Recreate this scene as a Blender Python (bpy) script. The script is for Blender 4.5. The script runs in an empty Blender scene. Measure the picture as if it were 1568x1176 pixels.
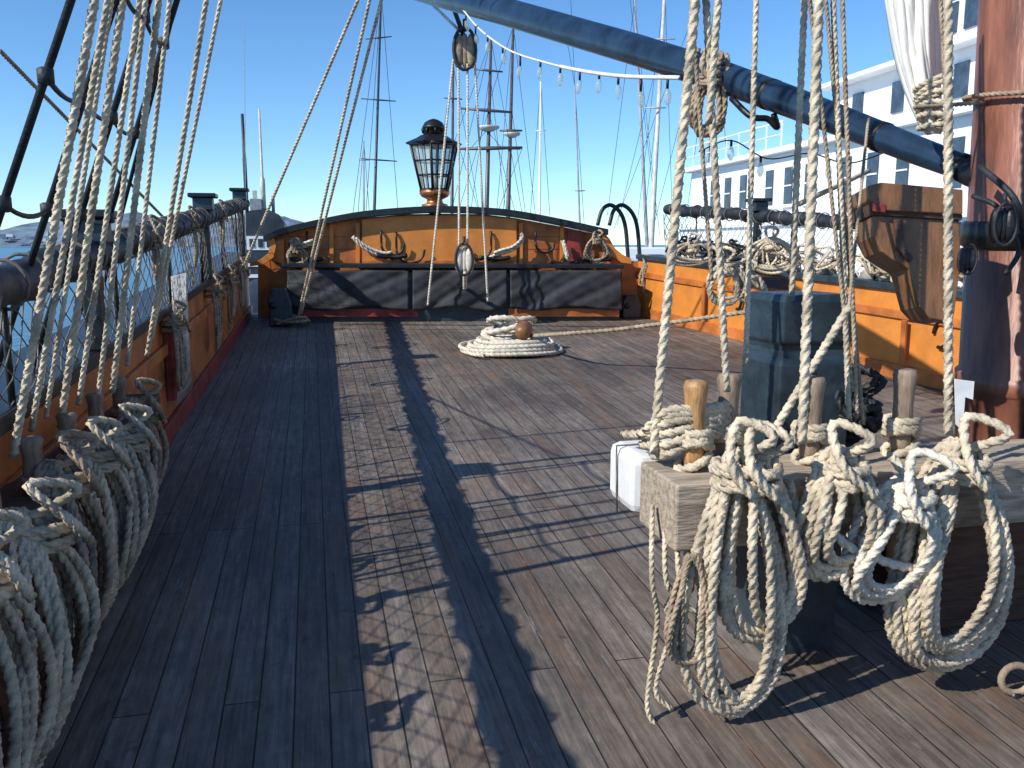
import bpy, math, random
import numpy as np
from mathutils import Vector
R=random.Random(7)
# ------------------------------------------------------------ survey model of the viewpoint
YAW=math.radians(13.0); PIT=math.radians(9.3); F=1305.0; CH=1.6; SL=0.045
cam_o=np.array([0,0,CH])
fw=np.array([math.sin(YAW)*math.cos(PIT),math.cos(YAW)*math.cos(PIT),-math.sin(PIT)])
rt=np.array([math.cos(YAW),-math.sin(YAW),0.0])
up=np.cross(rt,fw)
def ray(px,py): return fw+rt*((px-784)/F)-up*((py-588)/F)
def D(px,py,d): return cam_o+ray(px,py)*d
def PL(px,py,p0,n):
    r=ray(px,py); n=np.array(n,float); return cam_o+r*(np.dot(np.array(p0,float)-cam_o,n)/np.dot(r,n))
def G(px,py,h=0.0): return PL(px,py,(0,0,h),(0,-SL,1))
def dz(y): return SL*y
SA=np.array([-.93,12.75,0.]); SB=np.array([4.75,12.1,0.])      # stern line
sdir=(SB-SA)/np.linalg.norm(SB-SA); sn=np.array([sdir[1],-sdir[0],0.])  # towards bow
def T(px,py,off=0.0): return PL(px,py,SA+sn*off,sn)
def xl(y): return -1.06+max(0,(y-3))*.014
def xr(y): return 6.05+(-(y-3)*.145 if y>3 else 0)
def railh(y): return 1.30+.03*y
# ------------------------------------------------------------ materials
def mat(name,col,rough=.6,var=.25,scale=8,bump=.2,stretch=(1,1,1),col2=None,metal=0,bscale=None,spec=.5):
    m=bpy.data.materials.new(name); m.use_nodes=True; nt=m.node_tree; N=nt.nodes; L=nt.links
    b=N['Principled BSDF']; b.inputs['Roughness'].default_value=rough; b.inputs['Metallic'].default_value=metal
    b.inputs['Specular IOR Level'].default_value=spec
    tc=N.new('ShaderNodeTexCoord'); mp=N.new('ShaderNodeMapping'); mp.inputs['Scale'].default_value=stretch
    L.new(tc.outputs['Object'],mp.inputs['Vector'])
    n=N.new('ShaderNodeTexNoise'); n.inputs['Scale'].default_value=scale; n.inputs['Detail'].default_value=6; n.inputs['Roughness'].default_value=.65
    L.new(mp.outputs[0],n.inputs['Vector'])
    cr=N.new('ShaderNodeValToRGB'); e=cr.color_ramp.elements
    c2=col2 if col2 else tuple(c*(1-var*1.6) for c in col)
    e[0].position=.35; e[0].color=(*c2,1); e[1].position=.62; e[1].color=(*[min(1,c*(1+var*.4)) for c in col],1)
    L.new(n.outputs['Fac'],cr.inputs[0]); L.new(cr.outputs[0],b.inputs['Base Color'])
    if bump>0:
        n2=N.new('ShaderNodeTexNoise'); n2.inputs['Scale'].default_value=bscale or scale*4; n2.inputs['Detail'].default_value=5
        L.new(mp.outputs[0],n2.inputs['Vector'])
        bp=N.new('ShaderNodeBump'); bp.inputs['Strength'].default_value=bump; bp.inputs['Distance'].default_value=.01
        L.new(n2.outputs['Fac'],bp.inputs['Height']); L.new(bp.outputs[0],b.inputs['Normal'])
    return m
M={}
M['rope']=mat('hemp_rope',(.68,.57,.41),.85,.30,9,.5,bscale=160)
M['ropew']=mat('pale_rope',(.74,.67,.54),.85,.2,12,.5,bscale=160)
M['roped']=mat('aged_rope',(.42,.32,.215),.85,.3,12,.4,bscale=160)
M['shroud']=mat('tarred_shroud',(.022,.026,.030),.6,.3,20,.3)
M['net']=mat('net_cord',(.20,.18,.15),.9,.4,20,0)
M['netw']=mat('net_cord_pale',(.66,.63,.57),.9,.2,20,0)
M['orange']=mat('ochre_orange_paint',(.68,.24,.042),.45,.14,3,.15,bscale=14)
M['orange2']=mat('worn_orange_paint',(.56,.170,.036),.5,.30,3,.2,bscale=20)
M['red']=mat('oxblood_paint',(.32,.045,.03),.5,.3,6,.2)
M['black']=mat('black_paint',(.016,.019,.022),.38,.3,10,.15)
M['tarp']=mat('black_canvas',(.036,.038,.042),.75,.35,3,.6,bscale=7)
M['rail']=mat('rail_canvas',(.026,.031,.040),.55,.4,6,.5,bscale=25)
M['teal']=mat('slate_blue_paint',(.030,.050,.064),.42,.35,6,.3,bscale=30)
M['navy']=mat('navy_spar_paint',(.015,.034,.064),.30,.4,4,.2,bscale=20)
M['wood']=mat('weathered_oak',(.46,.37,.27),.8,.3,4,.6,stretch=(1.5,12,12),bscale=12)
M['woodd']=mat('dark_weathered_oak',(.10,.055,.035),.7,.3,4,.5,stretch=(1.5,12,12),bscale=12)
M['pin']=mat('varnished_ash',(.50,.27,.11),.45,.3,10,.3,stretch=(5,5,1))
M['ping']=mat('grey_ash',(.30,.22,.15),.7,.3,10,.3,stretch=(5,5,1))
M['cheek']=mat('varnished_teak',(.24,.11,.045),.38,.22,5,.3,stretch=(5,5,1))
M['mast']=mat('mast_brown_paint',(.27,.10,.058),.42,.35,3,.35,stretch=(3,3,.6),bscale=14)
M['canvas']=mat('white_canvas',(.76,.75,.72),.85,.12,4,.4,bscale=12)
M['sail']=mat('sail_cloth',(.80,.77,.70),.85,.10,3,.3,bscale=20)
M['iron']=mat('black_iron',(.02,.02,.02),.4,.3,20,.2,metal=.3)
M['copper']=mat('aged_copper',(.42,.17,.07),.4,.4,12,.2,metal=.6)
M['white']=mat('white_ship_paint',(.84,.84,.83),.5,.04,.6,.05)
M['winglass']=mat('dark_window',(.06,.09,.13),.1,.3,2,0)
M['grey']=mat('grey_paint',(.30,.32,.34),.6,.2,3,.1)
M['tan']=mat('hammock_canvas',(.56,.52,.44),.9,.35,6,.5,bscale=20)
M['sub']=mat('submarine_black',(.040,.048,.058),.5,.3,1,.1)
M['spar']=mat('dark_spar',(.11,.085,.075),.4,.3,3,.1)
M['lightmast']=mat('buff_mast',(.62,.58,.50),.5,.2,2,.05)
def glass(nm,lo,hi):
    m=bpy.data.materials.new(nm); m.use_nodes=True; nt=m.node_tree; N=nt.nodes; L=nt.links
    b=N['Principled BSDF']; b.inputs['Base Color'].default_value=(.66,.68,.58,1); b.inputs['Roughness'].default_value=.12
    t=N.new('ShaderNodeBsdfTransparent'); t.inputs[0].default_value=(.88,.95,.95,1)
    mx=N.new('ShaderNodeMixShader'); n=N.new('ShaderNodeTexNoise'); n.inputs['Scale'].default_value=6
    r=N.new('ShaderNodeMapRange'); r.inputs[1].default_value=.35; r.inputs[2].default_value=.65; r.inputs[3].default_value=lo; r.inputs[4].default_value=hi
    L.new(n.outputs[0],r.inputs[0]); L.new(r.outputs[0],mx.inputs[0]); L.new(t.outputs[0],mx.inputs[1]); L.new(b.outputs[0],mx.inputs[2])
    L.new(mx.outputs[0],N['Material Output'].inputs[0]); return m
M['glass']=glass('old_lantern_glass',.18,.5); M['bulb']=glass('clear_bulb_glass',.25,.4)
def deckmat():
    m=bpy.data.materials.new('weathered_deck_planks'); m.use_nodes=True; nt=m.node_tree; N=nt.nodes; L=nt.links
    b=N['Principled BSDF']; tc=N.new('ShaderNodeTexCoord'); sp=N.new('ShaderNodeSeparateXYZ'); cb=N.new('ShaderNodeCombineXYZ')
    L.new(tc.outputs['Object'],sp.inputs[0]); L.new(sp.outputs[1],cb.inputs[0]); L.new(sp.outputs[0],cb.inputs[1])
    br=N.new('ShaderNodeTexBrick'); br.inputs['Scale'].default_value=1; br.inputs['Brick Width'].default_value=4.3; br.inputs['Row Height'].default_value=.112
    br.inputs['Mortar Size'].default_value=.0035; br.inputs['Mortar Smooth'].default_value=.4; br.offset=.37; br.offset_frequency=3
    br.inputs['Color1'].default_value=(.185,.145,.112,1); br.inputs['Color2'].default_value=(.250,.210,.174,1); br.inputs['Mortar'].default_value=(.035,.029,.024,1)
    L.new(cb.outputs[0],br.inputs['Vector'])
    def noise(sc,det,ro,scl=(1,1,1),loc=(0,0,0)):
        mp=N.new('ShaderNodeMapping'); mp.inputs['Scale'].default_value=scl; mp.inputs['Location'].default_value=loc; L.new(tc.outputs['Object'],mp.inputs[0])
        n=N.new('ShaderNodeTexNoise'); n.inputs['Scale'].default_value=sc; n.inputs['Detail'].default_value=det; n.inputs['Roughness'].default_value=ro; L.new(mp.outputs[0],n.inputs['Vector']); return n.outputs[0]
    n=noise(1.6,8,.7,(30,1.4,1)); n2=noise(1.1,9,.7); n3=noise(.8,9,.75,(7,1,1),(3,5,0)); n4=noise(14,6,.75,(1.6,.7,1)); n5=noise(.45,5,.6,(1.4,.8,1),(9,2,0))
    def mr(src,a,bb,c,d):
        r=N.new('ShaderNodeMapRange')
        for i,v in zip((1,2,3,4),(a,bb,c,d)): r.inputs[i].default_value=v
        L.new(src,r.inputs[0]); return r.outputs[0]
    def mul(c,f):
        x=N.new('ShaderNodeMix'); x.data_type='RGBA'; x.blend_type='MULTIPLY'; x.inputs[0].default_value=1
        L.new(c,x.inputs[6]); L.new(f,x.inputs[7]); return x.outputs[2]
    def mix(c,f,col):
        x=N.new('ShaderNodeMix'); x.data_type='RGBA'; L.new(f,x.inputs[0]); L.new(c,x.inputs[6]); x.inputs[7].default_value=(*col,1); return x.outputs[2]
    c=mul(br.outputs['Color'],mr(n,.3,.7,.50,1.35)); c=mul(c,mr(n2,.35,.65,.62,1.18)); c=mul(c,mr(n4,.3,.7,.70,1.22)); c=mul(c,mr(n5,.38,.62,.72,1.1))
    c=mix(c,mr(n3,.52,.67,0,.6),(.22,.12,.068))
    n6=noise(2.2,8,.8,(10,1,1),(1,8,0)); c=mix(c,mr(n6,.58,.69,0,.6),(.39,.36,.32))
    n7=noise(6,3,.5,(1,1,1),(4,4,0)); c=mix(c,mr(n7,.69,.73,0,.6),(.05,.04,.035))
    L.new(c,b.inputs['Base Color'])
    L.new(mr(n2,.3,.7,.50,.80),b.inputs['Roughness']); b.inputs['Specular IOR Level'].default_value=.35
    ad=N.new('ShaderNodeMath'); ad.operation='MULTIPLY_ADD'; L.new(br.outputs['Fac'],ad.inputs[0]); ad.inputs[1].default_value=-1.2; L.new(n,ad.inputs[2])
    bp=N.new('ShaderNodeBump'); bp.inputs['Strength'].default_value=.7; bp.inputs['Distance'].default_value=.006; L.new(ad.outputs[0],bp.inputs['Height']); L.new(bp.outputs[0],b.inputs['Normal'])
    return m
M['deck']=deckmat()
def watermat():
    m=bpy.data.materials.new('harbour_water'); m.use_nodes=True; nt=m.node_tree; N=nt.nodes; L=nt.links
    b=N['Principled BSDF']; b.inputs['Base Color'].default_value=(.03,.14,.25,1); b.inputs['Roughness'].default_value=.25
    tc=N.new('ShaderNodeTexCoord'); n=N.new('ShaderNodeTexNoise'); n.inputs['Scale'].default_value=.7; n.inputs['Detail'].default_value=8; L.new(tc.outputs['Object'],n.inputs['Vector'])
    bp=N.new('ShaderNodeBump'); bp.inputs['Strength'].default_value=.6; bp.inputs['Distance'].default_value=.5; L.new(n.outputs[0],bp.inputs['Height']); L.new(bp.outputs[0],b.inputs['Normal']); return m
M['water']=watermat()
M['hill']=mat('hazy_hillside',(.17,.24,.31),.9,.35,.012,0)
# ------------------------------------------------------------ mesh builder
def U(v): v=np.array(v,float); return v/np.linalg.norm(v)
class B:
    def __init__(s,name): s.n=name; s.v=[]; s.f=[]; s.mi=[]; s.sm=[]; s.mats=[]
    def mid(s,m):
        if m not in s.mats: s.mats.append(m)
        return s.mats.index(m)
    def add(s,v,f,m,smooth=False):
        o=len(s.v); s.v.extend([tuple(map(float,p)) for p in v]); k=s.mid(m)
        for q in f: s.f.append([i+o for i in q]); s.mi.append(k); s.sm.append(smooth)
    def box(s,c,ax,ay,az,m):
        c,ax,ay,az=[np.array(q,float) for q in (c,ax,ay,az)]
        v=[c+ax*i+ay*j+az*k for k in(-1,1) for j in(-1,1) for i in(-1,1)]
        s.add(v,[(0,2,3,1),(4,5,7,6),(0,1,5,4),(2,6,7,3),(0,4,6,2),(1,3,7,5)],m)
    def abox(s,x0,x1,y0,y1,z0,z1,m): s.box(((x0+x1)/2,(y0+y1)/2,(z0+z1)/2),((x1-x0)/2,0,0),(0,(y1-y0)/2,0),(0,0,(z1-z0)/2),m)
    def prism(s,poly,ext,m):
        n=len(poly); ext=np.array(ext,float); v=[np.array(p,float) for p in poly]+[np.array(p,float)+ext for p in poly]
        s.add(v,[tuple(range(n))[::-1],tuple(range(n,2*n))]+[(i,(i+1)%n,n+(i+1)%n,n+i) for i in range(n)],m)
    def tube(s,pts,r,m,n=8,caps=True,smooth=True,squash=None):
        pts=np.array(pts,float); k=len(pts); rs=np.full(k,r) if np.isscalar(r) else np.array(r,float)
        tg=np.gradient(pts,axis=0); tg/=np.linalg.norm(tg,axis=1)[:,None]+1e-12
        a=np.array([0,0,1.]) if abs(tg[0][2])<.9 else np.array([1.,0,0]); u=U(a-tg[0]*np.dot(a,tg[0])); V=[]
        an=np.linspace(0,2*math.pi,n,endpoint=False)
        for i in range(k):
            u=U(u-tg[i]*np.dot(u,tg[i])); w=np.cross(tg[i],u)
            for t in an: V.append(pts[i]+(u*math.cos(t)*(squash or 1)+w*math.sin(t))*rs[i])
        Fc=[(i*n+j,i*n+(j+1)%n,(i+1)*n+(j+1)%n,(i+1)*n+j) for i in range(k-1) for j in range(n)]
        if caps: Fc+= [tuple(range(n))[::-1],tuple(range((k-1)*n,k*n))]
        s.add(V,Fc,m,smooth)
    def rope(s,pts,r,m):     # three-strand laid rope
        pts=np.array(pts,float); seg=np.linalg.norm(np.diff(pts,axis=0),axis=1); cum=np.concatenate([[0],np.cumsum(seg)]); Ln=cum[-1]
        k=max(3,int(Ln/(r*1.15))); t=np.linspace(0,Ln,k); P=np.stack([np.interp(t,cum,pts[:,i]) for i in range(3)],1)
        tg=np.gradient(P,axis=0); tg/=np.linalg.norm(tg,axis=1)[:,None]+1e-12
        a=np.array([0,0,1.]) if abs(tg[0][2])<.9 else np.array([1.,0,0]); u=a-tg[0]*np.dot(a,tg[0]); u/=np.linalg.norm(u)
        Us=np.empty((k,3))
        for i in range(k):
            u=u-tg[i]*(u@tg[i]); u=u/math.sqrt(u@u); Us[i]=u
        W=np.cross(tg,Us); n=12; rad=np.array([.70,.98,1.10,.98]*3)*r
        an=np.linspace(0,2*math.pi,n,endpoint=False)[None,:]+(t/(7.5*r)*2*math.pi)[:,None]
        V=P[:,None,:]+(Us[:,None,:]*np.cos(an)[...,None]+W[:,None,:]*np.sin(an)[...,None])*rad[None,:,None]
        V=V.reshape(-1,3); I=np.arange(k-1)[:,None]*n; J=np.arange(n)[None,:]; J2=(J+1)%n
        Fc=np.stack([I+J,I+J2,I+n+J2,I+n+J],-1).reshape(-1,4).tolist()+[list(range(n))[::-1],list(range((k-1)*n,k*n))]
        s.add(V.tolist(),Fc,m,True)
    def lathe(s,base,axis,prof,m,n=16,sx=None):
        axis=U(axis); s.tube([np.array(base,float)+axis*h for h,_ in prof],[max(q,1e-4) for _,q in prof],m,n)
    def build(s,bevel=0):
        me=bpy.data.meshes.new(s.n); me.from_pydata(s.v,[],s.f)
        for m in s.mats: me.materials.append(M[m])
        me.polygons.foreach_set('material_index',s.mi); me.polygons.foreach_set('use_smooth',s.sm); me.update()
        o=bpy.data.objects.new(s.n,me); bpy.context.scene.collection.objects.link(o)
        if bevel:
            md=o.modifiers.new('b','BEVEL'); md.width=bevel; md.segments=2; md.limit_method='ANGLE'; md.angle_limit=.7
        return o
def cat(P,n=8):   # catmull-rom
    P=[np.array(p,float) for p in P]; Q=[2*P[0]-P[1]]+P+[2*P[-1]-P[-2]]; out=[]
    for i in range(1,len(Q)-2):
        for j in range(n):
            t=j/n; a,b,c,d=Q[i-1:i+3]; out.append(.5*((2*b)+(c-a)*t+(2*a-5*b+4*c-d)*t*t+(3*b-a-3*c+d)*t**3))
    out.append(P[-1]); return out
def sag(a,b,s,n=16):
    a=np.array(a,float); b=np.array(b,float); return [a+(b-a)*t-np.array([0,0,4*s*t*(1-t)]) for t in np.linspace(0,1,n)]
def line(name,p,q,r,m='rope',ext=1.0,sg=0,twist=True):
    p=np.array(p,float); q=np.array(q,float); q=p+(q-p)*ext; b=B(name)
    pts=sag(p,q,sg) if sg else [p,(p+q)/2,q]
    (b.rope if twist else b.tube)(pts,r,m); return b.build()
def coil(b,top,al,out,w,L,turns,r,m,seed,depth=.10,wrap=True,sway=.0,irr=1.0,nest=False):
    rr=random.Random(seed); al=np.array(al,float); out=np.array(out,float); top=np.array(top,float); Z=np.array([0,0,1.])
    K=turns+2; ws=[w*rr.uniform(1-.4*irr,1.15) for _ in range(K)]; Ls=[L*rr.uniform(1-.28*irr,1.05) for _ in range(K)]; ds=[rr.uniform(-.10,.10)*w*2*irr for _ in range(K)]; os=[rr.uniform(0,depth) for _ in range(K)]
    if nest:
        pm=[i/(K-1) for i in range(K)]; rr.shuffle(pm)
        ws=[w*(.48+.66*p+rr.uniform(-.05,.05)) for p in pm]; Ls=[L*(.76+.26*p+rr.uniform(-.05,.04)) for p in pm]; os=[depth*(1-p)*.9+rr.uniform(0,.02) for p in pm]
    P=[]
    for i in range(turns*28+1):
        th=i/28*2*math.pi; k=i/28; a=int(k); f=k-a; f=f*f*(3-2*f); g=lambda A:A[a]*(1-f)+A[a+1]*f
        q=(1-math.cos(th))/2; x=math.sin(th)*g(ws)*.5*(.30+.85*q**.7)
        x+=.010*math.sin(th*2.3+k*1.7)
        P.append(top+al*(x+g(ds)*q+sway*q)+out*(g(os)*(.35+.8*math.sin(min(1,q)*math.pi*.9))+.02)-Z*(g(Ls)*q))
    b.rope(P,r,m)
    if wrap:
        P=[]
        for i in range(int(3.5*16)):
            th=i/16*2*math.pi; P.append(top+al*(math.cos(th)*(.055+.01*rr.random()))+out*(depth*.45+math.sin(th)*(.05+depth*.35))-Z*(.03+.010*i/16*2.2+.02*math.sin(th*.5)))
        b.rope(P,r,m)
        a=rr.uniform(-.04,.04)
        P=[top+out*(depth*.5)-Z*.02, top+al*(.05+a)+out*(depth+.03)+Z*.05, top+al*(-.03+a)+out*(depth*.6)+Z*.09, top-al*.06+out*(depth+.03)-Z*.02, top+al*(.03-a)+out*(depth+.05)-Z*.12]
        b.rope(cat(P),r,m)
def pinm(base,h,m='pin',below=.22,s=1):
    b=B('belaying_pin'); b.lathe(np.array(base)-np.array([0,0,below]),(0,0,1),[(0,.010*s),(.01,.014*s),(below,.017*s),(below+.005,.024*s),(below+.05,.027*s),(below+h*.62,.025*s),(below+h*.80,.027*s),(below+h*.93,.031*s),(below+h*.99,.026*s),(below+h,.014*s)],m,14); return b.build()
X=np.array([1.,0,0]); Yv=np.array([0,1.,0]); Z=np.array([0,0,1.])
# ------------------------------------------------------------ deck & hull
b=B('ship_deck'); ys=np.linspace(-4,13.2,40); v=[];f=[]
for y in ys: v+=[(xl(y)-.1,y,dz(y)),(xr(y)+.1,y,dz(y))]
f=[(2*i,2*i+1,2*i+3,2*i+2) for i in range(len(ys)-1)]; b.add(v,f,'deck'); b.build()
b=B('harbour_water'); b.add([(-9000,-3000,-5.5),(9000,-3000,-5.5),(9000,15000,-5.5),(-9000,15000,-5.5)],[(0,1,2,3)],'water'); b.build()
BH=.84
def wall(name,xf,sg,y0,y1,n=24):
    b=B(name); ys=np.linspace(y0,y1,n)
    def strip(a0,a1,z0,z1,m):
        v=[]
        for y in ys:
            x=xf(y); v+=[(x+sg*a0,y,dz(y)+z0),(x+sg*a1,y,dz(y)+z0),(x+sg*a1,y,dz(y)+z1),(x+sg*a0,y,dz(y)+z1)]
        f=[(4*i+j,4*i+(j+1)%4,4*i+4+(j+1)%4,4*i+4+j) for i in range(n-1) for j in range(4)]+[(3,2,1,0),(4*n-4,4*n-3,4*n-2,4*n-1)]
        b.add(v,f,m)
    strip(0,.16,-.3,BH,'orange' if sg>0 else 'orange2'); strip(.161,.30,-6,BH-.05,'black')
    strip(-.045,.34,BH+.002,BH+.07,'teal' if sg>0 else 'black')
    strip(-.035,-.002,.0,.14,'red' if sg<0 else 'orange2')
    strip(-.03,-.002,.58,.66,'orange2')
    return b
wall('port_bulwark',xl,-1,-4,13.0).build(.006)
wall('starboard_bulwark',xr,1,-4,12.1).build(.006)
def hrail(xf,sg,y0,y1,seed,cord,sts,xo,cr):
    rr=random.Random(seed)
    b=B('hammock_rail'); P=[];rs=[]
    for y in np.arange(y0,y1,.05):
        P.append((xf(y)+sg*xo,y,dz(y)+railh(y)-.075+.008*math.sin(y*9)+rr.uniform(-.004,.004))); rs.append(.072+.009*math.sin(y*21)+rr.uniform(-.003,.003))
    b.tube(P,rs,'rail',12)
    for y in np.arange(y0+.1,y1,.27):
        y=y+rr.uniform(-.05,.05)
        c=np.array((xf(y)+sg*xo,y,dz(y)+railh(y)-.075)); th=np.linspace(0,2*math.pi,15); sk=rr.uniform(-.03,.03)
        b.tube([c+X*math.cos(t)*.084+Z*math.sin(t)*.084+Yv*sk*math.sin(t) for t in th],.007,'net',5)
    b.build()
    b=B('hammock_netting')
    h0=BH+.07
    def pt(y,k):
        y=min(max(y,y0),y1); return (xf(y)+sg*(xo+.02*math.sin(y*5+k*3)),y,dz(y)+h0+(railh(y)-.14-h0)*k-.03*math.sin(k*3.1)*abs(math.sin(y*1.7)))
    for side in (1,-1):
        for y in np.arange(y0-.5,y1+.5,.15 if sg<0 else .12):
            ks=np.linspace(0,1,7); Q=[pt(y+side*.48*(k-.5)+rr.uniform(-.018,.018),k) for k in ks]
            if Q[0][1]==Q[-1][1]: continue
            b.tube(Q,cr,cord,4,caps=False)
    b.build()
    for y in sts:
        b=B('rail_stanchion'); x=xf(y)+sg*xo; zt=dz(y)+railh(y)
        b.abox(x-.04,x+.04,y-.04,y+.04,dz(y)+BH+.07,zt-.1,'black'); b.abox(x-.085,x+.085,y-.085,y+.085,zt-.02,zt+.09,'teal'); b.abox(x-.12,x+.12,y-.12,y+.12,zt+.092,zt+.13,'black'); b.build(.008)
    for y in np.arange(y0+.4,y1,1.6):
        b=B('iron_rail_crane'); x=xf(y)+sg*xo; zt=dz(y)+railh(y); b.tube([(x,y,dz(y)+BH+.07),(x,y,zt-.12)],.012,'iron',7); b.build()
hrail(xl,-1,1.2,12.6,3,'net',(4.35,8.35,11.9),-.03,.0032)
hrail(xr,1,4.0,11.6,4,'netw',(6.0,9.5),.12,.0060)
b=B('stowed_hammock_canvas'); rr=random.Random(5)
for y in np.arange(5.3,11.4,.30):
    x=xr(y)+.15; z=dz(y)+BH+.07; h=rr.uniform(.10,.30)
    pts=[(x+rr.uniform(-.05,.05),y+rr.uniform(-.14,.14),z),(x+rr.uniform(-.06,.06),y+rr.uniform(-.1,.1),z+h*.5),(x,y+rr.uniform(-.15,.15),z+h*.9)]
    P=cat(pts,7); b.tube(P,[(.05+.05*rr.random())*(1-.5*(i/len(P))) for i in range(len(P))],'tan',9)
b.build()
for k,(y0,y1) in enumerate([(8.0,9.6),(9.9,11.2),(6.4,7.6),(9.0,10.4)]):
    b=B('rope_heap'); rr=random.Random(20+k)
    for j in range(6):
        P=[(xr(y)+rr.uniform(-.14,.20),y+rr.uniform(-.1,.1),dz(y)+BH+.1+rr.uniform(0,.26)) for y in np.linspace(y0,y1,14)]; b.rope(cat(P,6),.015,'rope' if j%2 else 'shroud' if k%2 else 'roped')
    b.build()
# ------------------------------------------------------------ stern transom
b=B('stern_transom'); q=lambda L,off=0:[T(x,y,off) for x,y in L]
b.prism(q([(412,368),(440,356),(500,343),(555,334),(620,328),(680,327),(740,328),(790,334),(860,347),(925,361),(943,385),(952,398),(985,402),(985,490),(395,500),(395,400),(418,385)]),-sn*.15,'orange2')
b.prism(q([(555,336),(620,331),(680,330),(740,331),(790,336),(790,408),(555,408)],.002),sn*.07,'orange')
for x in (508,548,797,860): b.prism(q([(x-3,342),(x+3,342),(x+3,408),(x-3,408)],.003),sn*.04,'orange')
b.prism(q([(868,350),(893,356),(893,408),(868,408)],.003),sn*.05,'red')
b.prism(q([(414,370),(436,366),(436,404),(414,398),(420,384)],.003),sn*.07,'orange')
b.prism(q([(555,399),(790,399),(790,405),(555,405)],.075),sn*.02,'orange2')
for y_ in (362,381):
    for x0,x1 in ((440,504),(512,544),(801,856)): b.prism(q([(x0,y_),(x1,y_),(x1,y_+1),(x0,y_+1)],.001),sn*.003,'red')
cap=[(406,366),(440,353),(500,339),(555,329),(620,323),(680,321),(740,323),(790,328),(860,341),(928,356)]
cp=cat(q(cap,.05),4)
for i in range(len(cp)-1):
    a,c=cp[i],cp[i+1]; b.prism([a+sn*.16+Z*.045,c+sn*.16+Z*.045,c+sn*.16-Z*.04,a+sn*.16-Z*.04],-sn*.42,'black')
for (L) in ([(925,358),(932,366),(940,380),(952,390),(965,396),(965,404),(950,402),(936,392),(927,376),(920,362)],[(410,366),(415,375),(412,388),(398,398),(384,402),(384,408),(404,405),(420,394),(424,376),(420,364)]):
    b.prism(q(L,.10),sn*.07,'orange')
b.build(.01)
b=B('stern_locker'); OFF=.62
def lockbox(x0,x1,yt,yb,m,off):
    p=T(x0,yt,off); r_=T(x1,yt,off); zb=dz(12)-.02
    pl=[np.array([p[0],p[1],zb]),np.array([r_[0],r_[1],zb]),r_,p]; b.prism(pl,-sn*(off-.01),m)
lockbox(446,950,417,475,'teal',OFF-.04)
p=T(432,410,OFF+.05); r_=T(956,411,OFF+.05); b.prism([p,r_,r_+Z*.055,p+Z*.055],-sn*(OFF-.02),'black')
p0=T(455,472,OFF-.02); p1=T(640,472,OFF-.02); b.prism([p0,p1,p1-Z*.12,p0-Z*.12],sn*.03,'red'); p0=T(778,472,OFF-.02); p1=T(948,472,OFF-.02); b.prism([p0,p1,p1-Z*.12,p0-Z*.12],sn*.03,'orange2')
b.build(.008)
for k,(x0,x1) in enumerate([(440,626),(632,776),(781,952)]):
    b=B('canvas_locker_cover'); nx,ny=60,16; v=[]; rr=random.Random(k); ph=[rr.uniform(0,6) for _ in range(6)]
    for j in range(ny+1):
        for i in range(nx+1):
            s=i/nx; t=j/ny; base=T(x0+(x1-x0)*s,414+(472-414+3*math.sin(s*9+ph[0]))*t,OFF+.03)
            d=.012*math.sin(s*14+t*3+ph[1])*t+.012*math.sin((s*3+t*2)*5+ph[2])+.008*math.sin((s*7-t*4)*4+ph[3])+.006*math.sin((s*11+t*7)*3+ph[4])+.03*t
            v.append(base+sn*d)
    n=nx+1; b.add(v,[(j*n+i,j*n+i+1,(j+1)*n+i+1,(j+1)*n+i) for j in range(ny) for i in range(nx)],'tarp',True)
    o=b.build(); md=o.modifiers.new('s','SOLIDIFY'); md.thickness=.01
def knee(px,py,w,h):
    g=G(px,py); b=B('mooring_chock'); b.prism([g+X*-w/2,g+X*w/2,g+X*w/2+Z*h*.6,g+X*w*.3+Z*h,g-X*w*.3+Z*h,g-X*w/2+Z*h*.75],Yv*.22,'teal'); b.tube([g-X*w*.3+Z*h*.55-Yv*.03,g-X*w*.3+Z*h*.55+Yv*.02],w*.16,'iron',10); b.build(.02)
knee(645,488,.25,.30); knee(772,486,.26,.28); knee(968,488,.28,.34); knee(430,500,.3,.5)
def hookm(px,py,s=.16,fl=1):
    b=B('iron_hook'); c=T(px,py,.12); P=[c+Z*s*1.2-sn*.03,c+Z*s*.8,c+Z*0.1*s]+[c+sdir*fl*(s*(1-math.cos(t)))-Z*s*math.sin(t)+sn*.02 for t in np.linspace(.2,math.pi,7)]; b.tube(cat(P,4),.018,'iron',7); b.build()
hookm(584,374,.16,1); hookm(607,382,.20,1); hookm(752,378,.18,-1); hookm(820,372,.14,1); hookm(470,372,.13,-1)
for A in ([(540,362),(552,375),(570,386),(590,392),(600,390)],[(748,396),(765,388),(785,382),(800,368),(797,362)],[(862,368),(866,385),(870,398)],[(445,368),(460,378),(480,372)]):
    b=B('white_lashing_rope'); P=cat([T(x,y,.15) for x,y in A],6); b.rope(P,.032,'ropew'); b.rope([p+Z*.04+sn*.03 for p in P[3:]],.024,'ropew'); b.build()
for px,py in [(600,393),(757,396),(862,403),(470,398),(912,398)]:
    b=B('wall_cleat'); c=T(px,py,.1); b.tube(cat([c-sdir*.22+sn*.10+Z*.02,c-sdir*.1+sn*.08,c+sn*.06,c+sdir*.1+sn*.08,c+sdir*.22+sn*.10+Z*.02],4),.03,'iron',8); b.tube([c-sn*.02,c+sn*.08],.05,'iron',8); b.build()
for px,py,w,L,s in [(455,375,.28,.34,1),(912,362,.36,.42,2),(1003,405,.4,.6,3),(990,400,.3,.45,4)]:
    b=B('rope_coil'); c=T(px,py,.14); coil(b,c,sdir,sn,w,L,5,.018,'roped',s,.08); b.build()
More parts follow.
